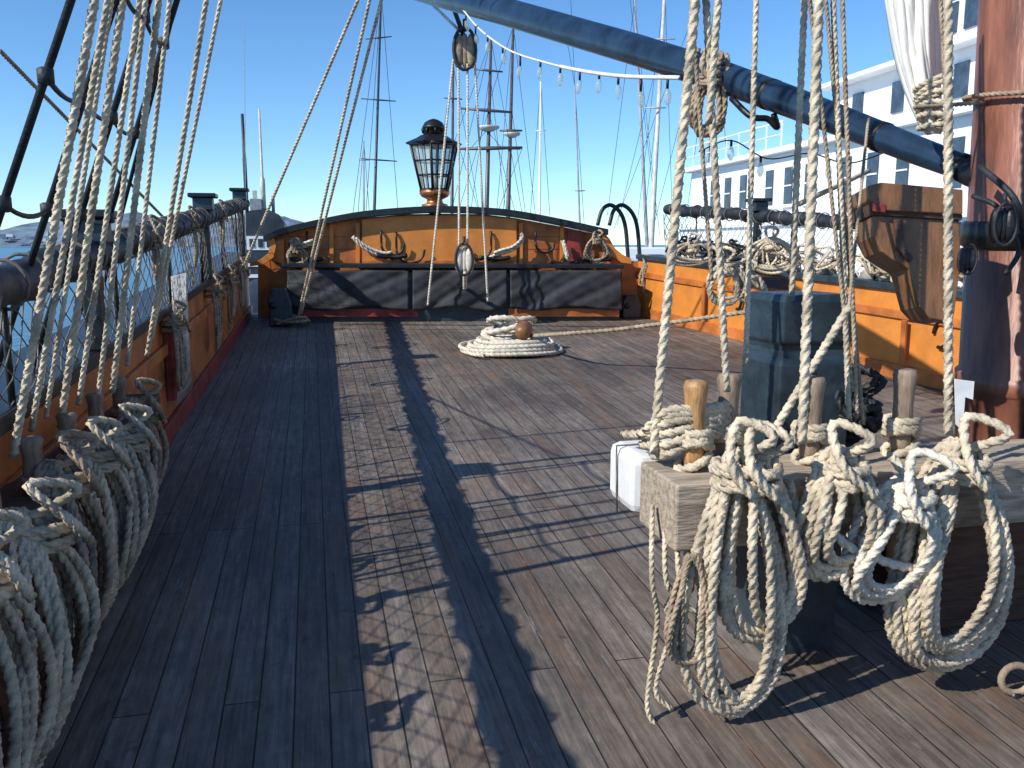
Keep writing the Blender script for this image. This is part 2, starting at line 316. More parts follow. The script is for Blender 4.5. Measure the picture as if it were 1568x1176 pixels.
# ------------------------------------------------------------ stern lantern
b=B('stern_lantern'); c=T(666,322,-.02); SC=.93; hx=lambda r,z,a0=.26:[c+SC*np.array([math.cos(a0+i*math.pi/3)*r,math.sin(a0+i*math.pi/3)*r,z]) for i in range(6)]
zb,zt=.30,.98; r0,r1=.22,.385
b.lathe(c-Z*.1,Z,[(0,.08),(.12,.09),(.14,.19),(.18,.19),(.2,.12),(.25,.11),(.29,.19),(.33,.22),(.38,.22)],'copper',14)
H0,H1=hx(r0,zb),hx(r1,zt)
for i in range(6):
    j=(i+1)%6; b.add([H0[i],H0[j],H1[j],H1[i]],[(0,1,2,3)],'glass'); b.tube([H0[i],H1[i]],.020,'iron',6)
    for k in (0,.33,.64,1): b.tube([H0[i]*(1-k)+H1[i]*k,H0[j]*(1-k)+H1[j]*k],.013 if 0<k<1 else .028,'iron',5)
    for k in (.33,.66): b.tube([H0[i]*(1-k)+H0[j]*k,H1[i]*(1-k)+H1[j]*k],.009,'iron',5)
b.tube([c+Z*.28,c+Z*.5],.05,'canvas',8)
b.tube([c+Z*z*SC for z in (.98,1.0,1.02,1.08,1.12,1.13)],[.38,.41,.38,.25,.19,.16],'iron',6,smooth=False)
b.tube([c+Z*z*SC for z in (1.13,1.14,1.22,1.23,1.25,1.31,1.35,1.37)],[.14,.155,.14,.17,.16,.13,.07,.01],'iron',12)
for i in range(8):
    a=i*math.pi/4; b.tube([c+Z*1.15*SC+np.array([math.cos(a),math.sin(a),0])*.15,c+Z*1.22*SC+np.array([math.cos(a),math.sin(a),0])*.165],.018,'iron',4)
b.build()
# ------------------------------------------------------------ mizzen sheet tackle
def block(px,py,dp,s,m='cheek',p=None):
    b=B('rigging_block'); c=D(px,py,dp) if p is None else p
    prof=[(-.5,.05),(-.46,.2),(-.3,.36),(0,.44),(.3,.36),(.46,.2),(.5,.05)]
    for sg in (-1,0,1):
        pts=[c+Z*h*s+rt*sg*s*.2 for h,_ in prof]; b.tube(pts,[q_*s*(.42 if sg else .3) for _,q_ in prof],m,12)
    b.tube([c+rt*-.36*s,c+rt*.36*s],.07*s,'iron',8)
    th=np.linspace(0,2*math.pi,20); b.tube([c+Z*math.cos(t)*.60*s+rt*math.sin(t)*.33*s-fw*.17*s for t in th],.05*s,'shroud',6)
    b.tube([c+Z*.55*s,c+Z*.9*s],.06*s,'shroud',6)
    b.build(); return c
block(712,78,11.2,.44,'roped'); block(711,398,11.2,.34,'ropew')
for a,c_ in [((694,92,11.2),(655,468,11.6)),((702,96,11.2),(703,380,11.2)),((716,98,11.2),(716,378,11.2)),((727,92,11.2),(747,462,11.6))]:
    line('sheet_tackle_rope',D(*a),D(*c_),.016,'ropew')
line('sheet_tackle_rope',D(712,418,11.2),G(712,478),.03,'ropew')
line('sheet_tackle_pendant',D(710,55,11.2),D(690,0,11.0),.03,'shroud',1,0,False); line('sheet_tackle_pendant',D(712,55,11.2),D(650,-5,11.0),.02,'canvas',1,0,False)
b=B('rope_heap'); rr=random.Random(31); P=[]
for i in range(70):
    a=i*.9; g=G(712,483); P.append(g+np.array([math.cos(a)*rr.uniform(.15,.48),math.sin(a)*rr.uniform(.1,.25),.03+rr.uniform(0,.19)]))
b.rope(cat(P,5),.02,'rope'); b.build()
# ------------------------------------------------------------ flemish coil on deck
g=G(781,538); b=B('flemished_rope_mat')
P=[]; rr=random.Random(8)
for lay,(ra,rb,zz,ox) in enumerate([(.10,.58,.022,0),(.54,.16,.058,-.02),(.18,.48,.092,.01),(.42,.22,.126,.03)]):
    tn=8-lay; N_=tn*30
    for i in range(N_):
        t=i/N_; r_=ra+(rb-ra)*t; a=t*tn*2*math.pi; wb=1+.035*math.sin(a*.37+lay)+.02*math.sin(a*2.3+lay)
        P.append(g+np.array([ox+math.cos(a)*r_*wb,math.sin(a)*r_*.95*wb,zz+.006*math.sin(a*3)+.004*math.sin(a*.7)]))
b.rope(P,.024,'ropew')
for k,(ox,oy,tilt) in enumerate([(-.10,.05,.05),(.02,.08,.10),(-.04,.02,.04),(.10,.06,.08),(-.02,.05,.06)]):
    th=np.linspace(0,2*math.pi,24); b.rope([g+np.array([ox+math.cos(t)*(.19+.02*(k%3)),oy+math.sin(t)*.15,.17+.034*k+tilt*math.sin(t+k*.9)+.02]) for t in th],.033,'ropew')
b.build()
b=B('wooden_fairlead'); c=g+np.array([.12,-.14,.25]); b.tube([c+U([.4,1,.3])*h for h in (-.14,-.13,-.08,0,.08,.13,.14)],[.02,.06,.09,.10,.09,.06,.02],'cheek',14); b.build()
b=B('deck_rope'); b.rope(cat([g+np.array([.2,.05,.16]),D(860,511,8.6),D(930,506,8.4),D(1040,492,8.0),D(1140,478,7.6),D(1200,470,7.3)]),.022,'roped'); b.build()
b=B('fid_tail_rope'); b.rope(cat([g+np.array([-.52,.1,.03]),g+np.array([-.5,-.35,.03]),g+np.array([-.4,-.52,.03])]),.022,'ropew'); b.build()
# ------------------------------------------------------------ fife rail
FX0=1.04; FY0,FY1=2.30,2.60; FZ0,FZ1=.66,.885
b=B('fife_rail'); b.abox(FX0,3.6,FY0,FY1,.675,FZ1,'wood')
def bitt(b,cx,cy,s,z1):
    z0=dz(cy)-.02
    def ring(h,w): return [(cx-w,cy-w,h),(cx+w,cy-w,h),(cx+w,cy+w,h),(cx-w,cy+w,h)]
    pr=[(z0,s),(z1-.245,s),(z1-.225,s*.96),(z1-.215,s*.90),(z1-.195,s*.88),(z1-.175,s*.90),(z1-.165,s*.99),(z1-.025,s*.99),(z1,s*.90)]
    v=[];f=[]
    for h,w in pr: v+=ring(h,w)
    for i in range(len(pr)-1):
        for j in range(4): f.append((4*i+j,4*i+(j+1)%4,4*i+4+(j+1)%4,4*i+4+j))
    f.append((4*len(pr)-4,4*len(pr)-3,4*len(pr)-2,4*len(pr)-1)); b.add(v,f,'teal')
bitt(b,1.69,2.755,.138,1.43); bitt(b,3.3,2.755,.145,1.30)
b.abox(1.40,1.52,2.27,2.298,.60,.86,'pin')
b.build(.007)
b=B('canvas_chafe_cover'); b.abox(FX0-.02,FX0+.25,FY1+.01,FY1+.27,FZ0+.03,FZ1+.015,'canvas'); b.build(.035)
b=B('lashing_cord'); b.tube([(FX0-.024,FY1+.15,FZ0),(FX0-.026,FY1+.16,FZ1+.018),(FX0+.25,FY1+.17,FZ1+.02)],.004,'net',5); b.build()
pins=[(1.17,2.47,'pin',.29),(1.31,2.52,'ping',.30),(1.58,2.46,'ping',.29),(1.94,2.48,'ping',.30)]
for x,y,m,h in pins: pinm((x,y,FZ1),h,m,.42,1.3)
rc=.0155
for args in [((1.21,2.36,FZ1+.11),.34,.94,5,11,'rope',.09,.02,.5),((1.27,2.36,FZ1+.10),.30,.64,5,21,'rope',.10,0.05,.5),((1.54,2.34,FZ1+.10),.33,.44,6,13,'rope',.12,-.01,.5),((1.95,2.34,FZ1+.10),.46,.80,11,14,'rope',.14,.01,.45),((1.76,2.32,FZ1+.0),.34,.42,5,19,'ropew',.12,-.05,.6)]:
    top,w,L,tn,sd,m,dp,sw,ir=args; b=B('hanging_rope_coil'); coil(b,np.array(top)-Yv*.06,X,-Yv,w,L,tn,rc,m,sd,dp,True,sw,ir,True); b.build()
b=B('hanging_rope_bight'); b.rope(cat([(1.47,2.28,FZ1-.0),(1.52,2.20,FZ1-.16),(1.66,2.18,FZ1-.24),(1.80,2.18,FZ1-.28),(1.86,2.18,FZ1-.24),(1.84,2.17,FZ1-.14),(1.78,2.2,FZ1-.02),(1.74,2.26,FZ1+.06)],8),rc,'ropew'); b.rope(cat([(1.40,2.28,FZ1),(1.43,2.22,FZ1-.2),(1.5,2.22,FZ1-.30),(1.57,2.22,FZ1-.26),(1.62,2.24,FZ1-.1),(1.60,2.28,FZ1+.03)],8),rc,'rope'); b.build()
for x,y,m,h in pins[:4]:
    b=B('belaying_turns'); P=[]; rr=random.Random(int(x*100))
    for i in range(16*6):
        a=i/16*2*math.pi; P.append(np.array([x+math.cos(a)*(.045+.02*rr.random()*.3),y+math.sin(a)*.05,FZ1+.02+.10*abs(math.sin(i/16*.9))+.02*math.sin(a*.5)]))
    b.rope(P,rc,'rope'); b.build()
b=B('rope_heap'); rr=random.Random(77)
for k in range(9):
    P=[np.array([1.02+rr.uniform(0,.08),2.62+rr.uniform(-.08,.1),FZ1+.02+.012*k]),np.array([1.08,2.5+rr.uniform(-.04,.04),FZ1+.05+.018*k]),np.array([1.18,2.46,FZ1+.10+.012*k]),np.array([1.30,2.50,FZ1+.10+.012*k]),np.array([1.38,2.60,FZ1+.03+.012*k])]
    b.rope(cat(P,6),rc,'rope')
b.build()
b=B('loose_rope_fall')
for dx,L in ((0,.80),(.045,.74),(.09,.45),(.12,.42)):
    P=[np.array([FX0-.02+dx,2.44,FZ1-.1]),np.array([FX0-.06+dx,2.33,FZ1-.3]),np.array([FX0-.03+dx*1.5,2.35,FZ1-.5*L-.05]),np.array([FX0-.06+dx*.6,2.34,FZ1-L*.9]),np.array([FX0-.03+dx,2.32,FZ1-L])]
    b.rope(cat(P,8),.009,'rope')
coil(b,(FX0+.03,2.28,FZ1-.2),X,-Yv,.15,.36,5,.009,'roped',41,.05,False)
b.build()
for x,z in ((2.35,.5),(2.55,.35)):
    b=B('hanging_rope_fall'); b.rope(cat([(x,2.25,.9),(x+.03,2.2,z),(x+.10,2.25,.2)],8),.012,'roped'); b.build()
b=B('mast_partner_coaming'); b.abox(2.15,3.9,2.9,4.0,dz(3)-.02,.34,'woodd'); b.abox(2.11,3.94,2.86,4.04,.342,.40,'black'); b.build(.015)
b=B('fife_rail_cheek'); b.abox(2.2,3.6,2.66,2.72,.12,.66,'woodd'); b.build(.01)
b=B('deck_ring_bolt'); c=np.array(G(1556,1040,.06)); th=np.linspace(0,2*math.pi,20); b.tube([c+rt*math.cos(t)*.05+Z*math.sin(t)*.05 for t in th],.012,'roped',8); b.tube([c-Z*.08,c-Z*.045],.02,'iron',8); b.build()
# ------------------------------------------------------------ mizzen mast
mx,my=3.02,3.02; LX,LY=-.055,-.02; max_=np.array([LX,LY,1.0])
mc=lambda z:np.array([mx+LX*(z-.1),my+LY*(z-.1),z])
b=B('mizzen_mast'); b.lathe((mx,my,.1),max_,[(0,.31),(.35,.31),(.36,.285),(.9,.28),(.91,.295),(.97,.295),(.98,.28),(5,.27),(12,.2)],'mast',32)
b.lathe((mx,my,.1),max_,[(1.50,.285),(1.51,.30),(1.60,.30),(1.61,.285)],'iron',32)
b.tube([mc(.5)+np.array([-.20,-.21,0]),mc(3.5)+np.array([-.20,-.21,0])],.022,'iron',8)
b.tube([mc(.5)+np.array([-.08,-.29,0]),mc(3.5)+np.array([-.08,-.29,0])],.016,'mast',8)
b.build()
b=B('mast_lashing_rope'); th=np.linspace(0,2*math.pi,40); b.rope([mc(2.18)+np.array([math.cos(t)*.31,math.sin(t)*.31,.03*math.sin(t)]) for t in th],.010,'roped'); b.build()
line('mast_lashing_rope',D(1400,165,3.3),D(1568,152,3.45),.009,'roped',1.15)
b=B('boom_rest_bracket'); dp=3.15
pf=[(1337,330),(1358,330),(1470,338),(1472,400),(1462,480),(1448,492),(1425,488),(1408,470),(1400,440),(1392,412),(1368,398),(1350,385),(1338,362)]
b.prism([D(x,y,dp) for x,y in pf],fw*.16,'cheek')
b.prism([D(x,y,dp-.03) for x,y in [(1330,284),(1350,279),(1475,290),(1475,328),(1352,322),(1331,306)]],fw*.22,'cheek')
b.prism([D(x,y,dp-.015) for x,y in [(1333,308),(1475,328),(1474,337),(1336,329)]],fw*.19,'woodd')
b.prism([D(x,y,dp-.02) for x,y in [(1370,335),(1384,336),(1386,375),(1400,395),(1394,402),(1374,380)]],fw*.02,'woodd')
b.prism([D(x,y,dp-.036) for x,y in [(1335,310),(1357,312),(1357,326),(1337,324)]],fw*.01,'red')
b.build(.01)
b=B('spanker_boom'); P=[];rs=[]
cx_=[(600,-28),(690,-4),(760,14),(850,40),(980,78),(1100,116),(1200,152),(1300,190),(1400,229),(1500,266),(1535,280)]
RR={600:.15,690:.142,760:.13,850:.118,980:.106,1100:.094,1200:.082,1300:.072,1400:.062,1500:.052,1535:.045}
for x,y in cx_:
    d=1/(.083+.203*(x-600)/930); P.append(D(x,y,d)); rs.append(RR[x])
b.tube(P,rs,'navy',20)
bd=lambda x:1/(.083+.203*(x-600)/930)
dn=U(np.array(P[-1])-np.array(P[0]))
for x,y,rr_ in ((1350,210,.072),(1180,145,.087),(1475,257,.060)):
    c=D(x,y,bd(x)); b.tube([c-dn*.02,c+dn*.02],rr_,'iron',16)
b.build()
b=B('boom_jaw_iron')
b.tube([P[-2]-dn*.05,P[-1]+dn*.02],.065,'iron',10); b.tube(cat([P[-1]-dn*.1,P[-1]+rt*.10+Z*.02,P[-1]+rt*.28-Z*.02]),.035,'iron',8); b.tube(cat([D(1490,300,3.3),D(1530,320,3.2),D(1560,380,3.3),D(1540,420,3.3)]),.010,'shroud',6); b.tube(cat([D(1500,255,3.3),D(1550,300,3.15),D(1568,350,3.2)]),.014,'shroud',6); b.build()
block(1535,345,3.15,.13,'iron'); block(1480,398,3.1,.09,'shroud')
b=B('boom_lashing_coil')
c=D(1085,110,5.1); coil(b,c,rt,-fw,.24,.42,5,.018,'roped',9,.08)
th=np.linspace(0,8*math.pi,80)
b.rope([D(1088,112,5.25)+dn*(.012*t-.15)+(Z*math.cos(t)+fw*math.sin(t))*.118 for t in th],.016,'roped'); b.build()
b=B('boom_snap_hook'); b.tube(cat([D(1120,150,4.9),D(1150,178,4.8),D(1175,182,4.8),D(1190,195,4.8),D(1185,175,4.75)]),.018,'iron',7); b.build()
b=B('furled_sail'); nz,nu=40,50; v=[]
for j in range(nz+1):
    t=j/nz; y=-90+(205+90)*t
    xc=1392+36*t**1.5; hw=(44*(1-t)**.55+8)
    for i in range(nu+1):
        s=i/nu*2-1; v.append(D(xc+hw*s+3*math.sin(t*7),y,3.55+.014*math.sin(s*7+t*5)+.008*math.sin(s*19+t*3+1)+.004*math.sin(s*37-t*9)+.10*s*s))
n=nu+1; b.add(v,[(j*n+i,j*n+i+1,(j+1)*n+i+1,(j+1)*n+i) for j in range(nz) for i in range(nu)],'sail',True)
o=b.build(); md=o.modifiers.new('s','SOLIDIFY'); md.thickness=.008
b=B('sail_gasket_rope')
for k in range(6):
    b.rope([D(1425+k,128+k*13,3.5)+rt*math.cos(t)*.05+fw*math.sin(t)*.08+Z*.015*math.cos(t+k) for t in np.linspace(0,2*math.pi,20)],.012,'rope')
b.build()
# ------------------------------------------------------------ right running rigging
RL=[((1000,695,2.75),(1065,0,2.55),.0160),((1113,600,2.7),(1088,130,2.6),.012),((1085,190,2.55),(1100,0,2.5),.012),((1142,560,2.9),(1158,0,2.8),.010),((1212,450,2.95),(1232,0,2.8),.012),
((1228,680,2.62),(1254,0,2.5),.0160),((1300,640,2.9),(1276,0,2.8),.010),((1312,640,2.9),(1290,0,2.8),.008),((1322,650,2.95),(1270,60,2.8),.007),((1306,600,2.9),(1262,200,2.8),.007),((1452,665,2.75),(1452,0,2.6),.0150),((1090,430,2.7),(1065,90,2.7),.007),((1455,280,2.8),(1440,0,2.75),.007)]
for a,c_,r in RL: line('running_rigging_rope',D(*a),D(*c_),r,'rope' if r>.0085 else 'roped',1.55)
line('running_rigging_rope',D(1180,668,2.72),D(1300,470,2.8),.014,'rope'); line('running_rigging_rope',D(1300,470,2.8),D(1330,180,3.2),.006,'roped')
line('running_rigging_rope',D(1225,312,2.8),D(1330,262,3.4),.009,'rope')
b=B('canvas_tag'); b.prism([D(1462,580,2.7),D(1492,584,2.7),D(1490,612,2.7),D(1478,608,2.7),D(1474,660,2.7),D(1464,650,2.7)],fw*.004,'canvas'); b.build()
for k,(px,py,dp,w,L) in enumerate([(1110,400,6.2,.3,.32),(1145,418,6.3,.26,.25),(1180,365,7.5,.5,.3),(1060,372,9,.6,.25),(1290,600,3.1,.14,.2),(1310,605,3.1,.14,.16)]):
    b=B('rope_coil'); coil(b,D(px,py,dp),rt,-fw,w,L,4,.014,'rope' if k<4 else 'shroud',60+k,.08); b.build()
for y in (9.6,8.2,6.6):
    b=B('bulwark_ring_hook'); x=xr(y)-.03; b.tube([(x,y+math.cos(t)*.09,dz(y)+.5+math.sin(t)*.12) for t in np.linspace(0,5,16)],.018,'iron',7); b.build()
b=B('bulwark_cleat_block'); y=8.9; x=xr(y); b.abox(x-.12,x-.004,y-.25,y+.25,dz(y)+.70,dz(y)+.82,'teal'); b.build(.015)
for y in (10.6,9.0,7.3):
    b=B('gunport_frame'); x=xr(y); b.abox(x-.028,x-.004,y-.35,y-.28,dz(y)+.16,dz(y)+.57,'orange2'); b.abox(x-.028,x-.004,y+.28,y+.35,dz(y)+.16,dz(y)+.57,'orange2'); b.build(.006)
for s in (0,18):
    b=B('boat_davit'); b.tube(cat([D(915+s,345,14.6),D(922+s,322,14.6),D(935+s,314,14.6),D(950+s,326,14.6),D(958+s,350,14.6),D(962+s,400,14.6)]),.035,'iron',8); b.build()
# ------------------------------------------------------------ left pin rail & coils
b=B('pin_rail'); b.abox(-1.05,-.84,.6,4.9,.74,.80,'woodd'); b.build(.01)
for y in (1.2,2.2,3.2,4.2):
    b=B('pin_rail_bracket'); b.prism([(-1.055,y,.739),(-.88,y,.738),(-1.055,y,.50)],Yv*.05,'red'); b.build()
pys=[1.75,2.2,2.6,3.0,3.42,3.85,4.3]; rr=random.Random(17)
for k,y in enumerate(pys):
    pinm((-.92,y,.80),.18,'ping',.3,1.2)
    b=B('hanging_rope_coil'); L=.88-(.06*(k-3) if k>3 else 0)
    coil(b,(-.92,y,.86+rr.uniform(-.03,.03)),Yv,X,rr.uniform(.56,.76),L*rr.uniform(.92,1.0),rr.choice((8,9,10)),.0150,'rope' if k%3 else 'roped',200+k*3,rr.uniform(.14,.2),True,rr.uniform(-.20,.10),1.0,True)
    b.build()
for k,y in enumerate([6.1,8.3,9.6,10.9]):
    b=B('rope_coil'); coil(b,(xl(y)+.05,y,dz(y)+.86),Yv,X,R.uniform(.3,.5),R.uniform(.5,.7),4,.013,'roped',140+k,.08,True,R.uniform(-.1,.1)); b.build()
for k,(y,L) in enumerate([(5.6,.3),(7.2,.38),(9.2,.35)]):
    b=B('rope_coil'); coil(b,(xl(y)+.05,y,dz(y)+railh(y)-.04),Yv,X,.14,L,3,.010,'roped',160+k,.04); b.build()
b=B('netted_locker_panel'); y=6.4; x=xl(y)
b.abox(x+.003,x+.05,y-.25,y+.45,dz(y)+.25,dz(y)+.78,'red')
for i in range(14):
    a=y-.25+i*.05
    b.tube([(x+.065,a,dz(y)+.22),(x+.075,min(y+.45,a+.35),dz(y)+1.1)],.004,'netw',4); b.tube([(x+.068,a+.05,dz(y)+.22),(x+.078,max(y-.25,a-.3),dz(y)+1.1)],.004,'netw',4)
b.build()
mh=np.array([2.6,2.4,12.0])
def rig(a,d,c_,r,m='rope',target=mh,ztop=8.5,base=None):
    p=D(a[0],a[1],d); dr=U(target-p); best=None
    for dd in np.arange(d*.6,d*1.05,.02):
        q_=D(c_[0],c_[1],dd); v=q_-p; e=np.linalg.norm(v-dr*np.dot(v,dr))/np.linalg.norm(v)
        if best is None or e<best[0]: best=(e,q_)
    q_=best[1]; line('running_rigging_rope',p,q_,r,m,(ztop-p[2])/(q_[2]-p[2]))
LL=[((20,700),(145,0),2.75,.0140),((48,660),(165,0),2.95,.0110),((92,655),(188,0),3.2,.0140),((120,620),(214,0),3.4,.011),((150,610),(205,150),3.6,.011),((172,600),(243,0),3.7,.0140),((195,560),(246,120),4.1,.011),((225,545),(316,0),4.3,.0125),((232,520),(338,0),4.3,.010),((70,640),(130,260),3.1,.009)]
for a,c_,d,r in LL: rig(a,d,c_,r)
for a,c_ in [(((455,492),11.5),((566,0),8.5)),(((461,480),11.5),((584,0),8.5)),(((368,420),10.5),((548,0),8.2))]:
    line('running_rigging_rope',D(*a[0],a[1]),D(*c_[0],c_[1]),.018,'rope',2.2)
b=B('rope_heap'); g=G(448,500); P=[g+np.array([math.cos(i)*R.uniform(.08,.25),math.sin(i)*R.uniform(.08,.2),.03+R.uniform(0,.1)]) for i in range(26)]; b.rope(cat(P,5),.02,'roped'); b.build()
mh2=np.array([2.9,2.4,11.0]); bases=[np.array([-1.36,y,.6]) for y in (2.95,3.45,3.95,4.5)]
for p in bases:
    line('mizzen_shroud',p,mh2,.0125,'shroud',1,0,False)
    b=B('deadeye_pair'); dr=U(mh2-p)
    for h in (.05,.42): b.tube([p+dr*h-X*.03,p+dr*h-X*.02,p+dr*h+X*.02,p+dr*h+X*.03],[.04,.06,.06,.04],'iron',14)
    for o_ in (-.03,0,.03): b.tube([p+dr*.05+Yv*o_,p+dr*.42+Yv*o_],.006,'shroud',5)
    b.build()
b=B('ratline_ladder')
for k in range(14):
    z=1.72+.37*k; Q=[]
    for p in bases: t=(z-p[2])/(mh2[2]-p[2]); Q.append(p+(mh2-p)*t)
    for a,c_ in zip(Q[:-1],Q[1:]): b.tube(sag(a,c_,.03,9),.0085,'shroud',6)
    for a in Q: b.tube([a-Z*.025,a-Z*.02,a+Z*.02,a+Z*.025],[.014,.024,.024,.014],'shroud',8)
b.build()
line('running_rigging_rope',D(0,78,3.6),D(262,345,6.5),.010,'roped',1.05)
line('mizzen_backstay',(-1.30,5.2,.9),mh2+np.array([0,0,1.5]),.010,'shroud',1,0,False)
# ------------------------------------------------------------ string lights
b=B('string_light_garland'); A=[(705,10),(735,45),(780,77),(840,97),(900,110),(960,117),(1040,119)]
P=cat([D(x,y,bd(x)*.97) for x,y in A],10); b.tube(P,.009,'canvas',6); b.tube(P[int(len(P)*.55):],.014,'canvas',8)
for i in range(3,len(P),5):
    p=P[i]; k=R.uniform(.0,.06); b.tube([p,p-Z*(.04+k)],.010,'iron',6); p=p-Z*k; b.lathe(p-Z*.04,Z*-1+X*R.uniform(-.3,.3),[(0,.012),(.03,.024),(.06,.027),(.09,.018),(.105,.004)],'bulb',10)
b.build()
b=B('string_light_garland'); P=cat([D(x,y,6) for x,y in [(1070,232),(1120,215),(1175,243),(1240,235),(1300,250),(1370,228)]],6); b.tube(P,.005,'iron',5)
for i in range(1,len(P),5):
    p=P[i]; b.tube([p,p-Z*.04],.010,'iron',6); b.lathe(p-Z*.04,-Z,[(0,.010),(.03,.022),(.06,.026),(.09,.014),(.10,.004)],'bulb',10)
b.build()
# ------------------------------------------------------------ background
b=B('hills'); rr=random.Random(3); n=160; v=[]
for j in range(5):
    for i in range(n):
        x=-2600+i*22; h=(52+22*math.sin(i*.07+1)+9*math.sin(i*.23)+5*math.sin(i*.9)+4*rr.random())*[0,.5,.85,1,.6][j]
        v.append((x,2600+j*160,-6+h*(1.35 if i<120 else 1.35*max(.25,(150-i)/30))))
b.add(v,[(j*n+i,j*n+i+1,(j+1)*n+i+1,(j+1)*n+i) for j in range(4) for i in range(n-1)],'hill',False)
for i in range(260):
    x=rr.uniform(-2500,-300); y=2590+rr.uniform(0,150); s=rr.uniform(4,12); z0=-4+rr.uniform(0,30); b.abox(x-s,x+s,y-6,y+6,z0,z0+rr.uniform(5,10),'canvas' if rr.random()<.4 else 'hill')
b.build()
Af=D(1040,374,42); Bf=D(1620,374,19.5); Af[2]=Bf[2]=0; fd=U(Bf-Af); fn=np.array([fd[1],-fd[0],0.])
if np.dot(fn,-Af)<0: fn=-fn
FL=np.linalg.norm(Bf-Af)+14
b=B('white_ferry_boat')
def fb(u0,u1,z0,z1,d0,d1,m):
    p=Af+fd*u0-fn*d0; b.prism([p+Z*z0,p+fd*(u1-u0)+Z*z0,p+fd*(u1-u0)+Z*z1,p+Z*z1],-fn*(d1-d0),m)
fb(0,FL,-5.6,2.3,.0,10,'white'); fb(-.2,FL,2.302,2.42,-.15,10,'white'); fb(.6,FL,2.422,5.0,.3,9.5,'white'); fb(.2,FL,5.002,5.2,-.1,10,'white')
fb(10,FL,5.202,7.3,2,8,'white'); fb(9.5,FL,7.302,7.45,1.4,8.5,'white'); fb(15,19,7.452,9.2,2.5,7.5,'white'); fb(14.6,19.4,9.202,9.4,2.2,7.9,'white')
fb(0,FL,-2.2,-2.05,-.12,-.002,'grey')
u=3.0; k=0
while u<FL-1:
    if k%4!=3:
        fb(u,u+.55,3.1,4.45,.24,.298,'winglass'); fb(u-.06,u+.61,2.98,3.09,.18,.297,'white')
        for zz in (3.75,): fb(u,u+.55,zz,zz+.05,.20,.239,'white')
        fb(u,u+.5,-1.4,.2,-.05,-.003,'winglass'); fb(u-.06,u+.56,-1.52,-1.41,-.10,-.003,'white')
        for w in (.16,.33): fb(u+w-.02,u+w+.02,-1.4,.2,-.08,-.051,'white')
        for zz in (-.9,-.4): fb(u,u+.5,zz,zz+.04,-.078,-.052,'white')
    if u>11 and k%2==0: fb(u,u+.6,5.9,6.9,1.93,1.998,'winglass')
    u+=1.5 if k%4!=3 else .8; k+=1
for u in np.arange(15.3,18.8,.9): fb(u,u+.55,8.0,8.9,2.43,2.498,'winglass')
for u in np.arange(.3,10,1.2): fb(u,u+.05,5.2,6.1,-.05,0,'white')
fb(.3,10,6.1,6.15,-.05,0,'white'); fb(.3,10,5.65,5.68,-.05,0,'white')
b.build()
# submarine
b=B('submarine'); c=D(404,374,62); c[2]=0
b.prism([c+np.array(q_) for q_ in [(-1.55,0,-4),(1.55,0,-4),(1.5,0,3.1),(1.15,0,3.75),(.3,0,4.15),(-.9,0,4.0),(-1.4,0,3.5)]],Yv*7,'sub')
b.tube([c+np.array([0,-30,-4]),c+np.array([0,-26,-3.4]),c+np.array([0,40,-3.4]),c+np.array([0,48,-5])],[.5,2.6,2.6,.4],'sub',20)
b.prism([c+np.array([-1.2,-.05,1.2]),c+np.array([1.0,-.05,1.2]),c+np.array([1.0,-.05,2.2]),c+np.array([-1.2,-.05,2.2])],Yv*.045,'white')
for o_ in (-1.0,-.4,.2): b.prism([c+np.array([o_,-.1,1.4]),c+np.array([o_+.35,-.1,1.4]),c+np.array([o_+.35,-.1,2.0]),c+np.array([o_,-.1,2.0])],Yv*.04,'sub')
for z in (-.8,0): b.prism([c+np.array([-1.4,-.05,z]),c+np.array([1.2,-.05,z]),c+np.array([1.2,-.05,z+.25]),c+np.array([-1.4,-.05,z+.25])],Yv*.045,'white')
b.tube([c+np.array([-1.2,2,3]),c+np.array([-1.2,2,7.8]),c+np.array([-1.2,2,7.9]),c+np.array([-1.2,2,11.0])],[.14,.14,.12,.11],'sub',8)
b.tube([c+np.array([0,2,3.5]),c+np.array([0,2,6.4]),c+np.array([0,2,6.5]),c+np.array([0,2,11.4])],[.20,.18,.10,.07],'lightmast',8)
b.abox(c[0]-.9,c[0]-.1,c[1]+1,c[1]+2,4.0,4.9,'grey'); b.abox(c[0]-.7,c[0]-.4,c[1]+1.2,c[1]+1.6,4.9,5.5,'lightmast'); b.tube([c+np.array([.7,2,3.9]),c+np.array([.7,2,5.2])],.12,'grey',8)
b.build()
def mastset(name,dp,px0,py0,px1,py1,yards=(),m='spar',r=.12,lines=()):
    b=B(name.split('.')[0]); p=D(px0,py0,dp); t=D(px1,py1,dp); base=p-(t-p)/np.linalg.norm(t-p)*(p[2]+5.3 if p[2]>-5.3 else 0)
    b.tube([base,p,t],[r,r,r*.55],m,8)
    for (x0,y0,x1,y1,rr_) in yards:
        a=D(x0,y0,dp-.3); c_=D(x1,y1,dp-.3); b.tube([a,(a+c_)/2,c_],[rr_*.6,rr_,rr_*.6],m,6)
    for (x0,y0,x1,y1) in lines: b.tube([D(x0,y0,dp),D(x1,y1,dp)],max(.010,dp*.00030),'shroud',4,caps=False)
    b.build()
mastset('yacht_mast',32,573,330,584,-10,[(553,151,606,155,.03),(553,243,608,247,.03),(560,60,600,56,.03)],'teal',.06,[(584,-10,540,330),(584,-10,610,330),(584,-10,560,330)])
mastset('yacht_mast',40,557,330,557,216,[(549,245,566,245,.03)],'grey',.05,[(557,216,548,330),(557,216,566,330)])
